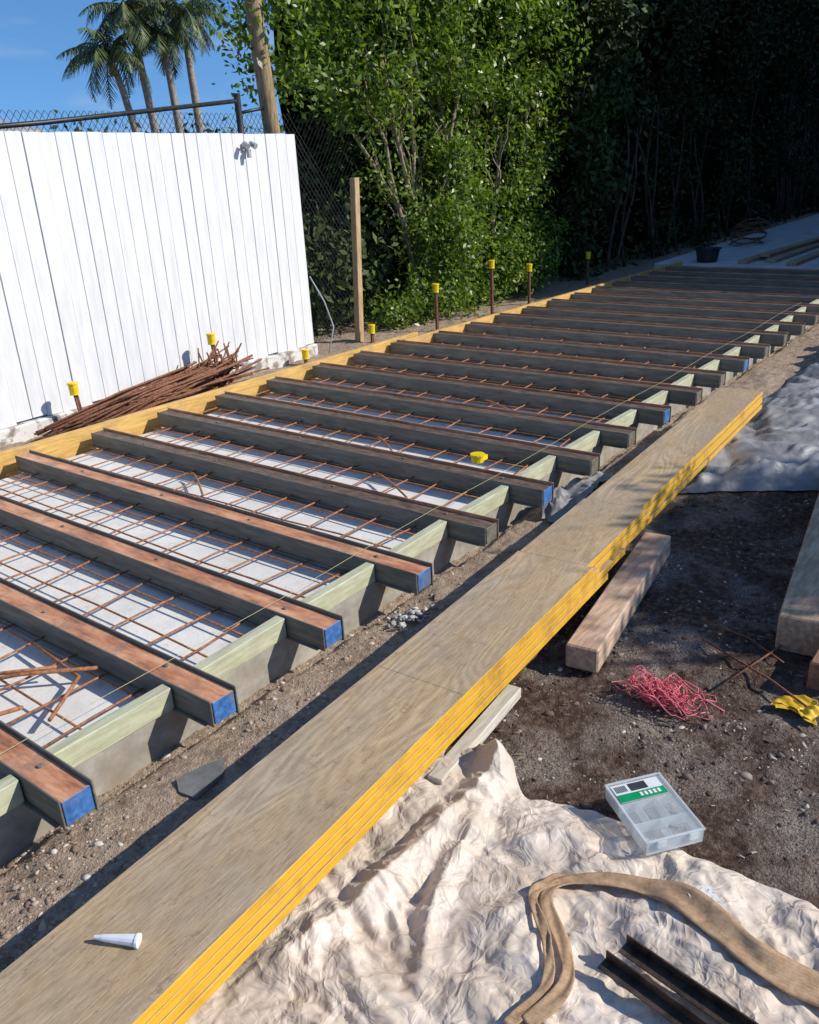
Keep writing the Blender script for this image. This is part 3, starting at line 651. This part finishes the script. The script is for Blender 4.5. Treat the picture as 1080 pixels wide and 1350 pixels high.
for _ in range(14):
    a_=random.uniform(.09,.21); b_=random.uniform(.02,.15); p=o+ex*a_+ey*b_; dd=Vector((random.uniform(-1,1),random.uniform(-1,1),0)).normalized()*.012
    mb.tube([(p.x-dd.x,p.y-dd.y,z+.006),(p.x+dd.x,p.y+dd.y,z+.006)],.002,5)
mb.obj('screws',[STEEL],bx)
mb=MB(); pts=[(1.60,.42),(1.52,.33),(1.47,.37),(1.55,.46)]
V=[];g=16
for i in range(g):
    for j in range(g):
        u=i/(g-1);v=j/(g-1); x=(1-u)*((1-v)*pts[0][0]+v*pts[3][0])+u*((1-v)*pts[1][0]+v*pts[2][0]); y=(1-u)*((1-v)*pts[0][1]+v*pts[3][1])+u*((1-v)*pts[1][1]+v*pts[2][1])
        V.append((x,y,zt(x,y)+.008))
F=[(i*g+j,i*g+j+1,(i+1)*g+j+1,(i+1)*g+j) for i in range(g-1) for j in range(g-1)]
npmesh('printed_tag',np.array(V),np.array(F),simple('tag_print',(.35,.35,.35),(.72,.70,.68),70,.6,0,vecs=(1,2,1),lo=.40,hi=.44),smooth=True)
mb=MB(); a=Vector((.575,1.345,.262)); b=Vector((.622,1.268,.258)); mb.tube([a,a.lerp(b,.15),a.lerp(b,.2),b],[.004,.006,.007,.013],12); mb.tube([b,b+(b-a)*.06],[.015,.015],12); mb.obj('sealant_nozzle',[WHITEP],smooth=False)
mb=MB(); vs=[(1.14,1.85),(1.11,1.80),(1.12,1.74),(1.24,1.755),(1.28,1.80),(1.23,1.83)]
n=len(vs); mb.add([(x,y,.022+.1*(x-1.1)*.3) for x,y in vs]+[(x,y,.034+.1*(x-1.1)*.3) for x,y in vs],[tuple(range(n)),tuple(range(n,2*n))[::-1]]+[(i,(i+1)%n,(i+1)%n+n,i+n) for i in range(n)],0); mb.obj('slate_piece',[SLATE])
pp=np.array([(2.32+random.gauss(0,.05),1.86+random.gauss(0,.025),random.uniform(.01,.03)) for _ in range(90)]); stones('cement_rubble',pp,rng.uniform(.004,.013,90),RUBBLE)
mb=MB()
for i in range(40):
    cx=2.33+random.gauss(0,.03);cy=.83+random.gauss(0,.05);r=random.uniform(.03,.10);a0=random.uniform(0,6.28);pts=[]
    e_=random.uniform(.4,1);rot=random.uniform(0,3.14)
    for k in range(15):
        a=a0+k*.48; rr=r*(1+.25*math.sin(k*1.9+i)); px,py=rr*math.cos(a),rr*e_*math.sin(a)
        pts.append((cx+(px*math.cos(rot)-py*math.sin(rot))*.6,cy+(px*math.sin(rot)+py*math.cos(rot)),.02+.04*max(0,math.sin(k*.9+i))+random.uniform(0,.012)))
    mb.tube(pts,.0020,4)
mb.obj('string_tangle',[PINK],smooth=True)
mbf=lambda u,v:(2.47+.09*u+.02*math.sin(v*5)+.01*math.sin(u*17),.50-.13*v+.02*math.sin(u*6)+.008*math.sin(v*19))
cloth('yellow_tie_down',mbf,50,50,lambda x,y,u,v:.020+.035*abs(crum(x*2,y*2,WT))*2*min(1,u*6,(1-u)*6,v*6,(1-v)*6),simple('yellow_cloth',(.60,.36,.01),(.78,.50,.02),12,.6,.3))
mb=MB(); c=(12.75,4.33)
mb.tube([(c[0],c[1],.161),(c[0],c[1],.34)],[.14,.17],20,0,False); mb.tube([(c[0],c[1],.34),(c[0],c[1],.355)],[.19,.19],20,0,False); mb.tube([(c[0],c[1],.17),(c[0],c[1],.175)],[.14,.14],20,0)
mb.obj('bucket',[BLACK],smooth=True)
mb=MB()
for i in range(7):
    pts=[(15.3+.45*math.cos(a*.5+i)+.05*i,4.55+.25*math.sin(a*.5+i),.18+.05*i+.03*math.sin(a)) for a in range(13)]; mb.tube(pts,.012,5)
mb.obj('steel_coil',[RUSTD])
for (a,b,z0) in (((12.6,3.78),(16.0,3.55),.162),((12.8,3.45),(16.3,3.3),.162),((13.0,3.6),(16,3.4),.213),((12.5,3.1),(16.2,3.0),.162)):
    mb=MB(); mb.beam(a,b,.14,z0,z0+.048,0); mb.obj('timber_plank',[WOODL],bevel=.004)
print('ok')
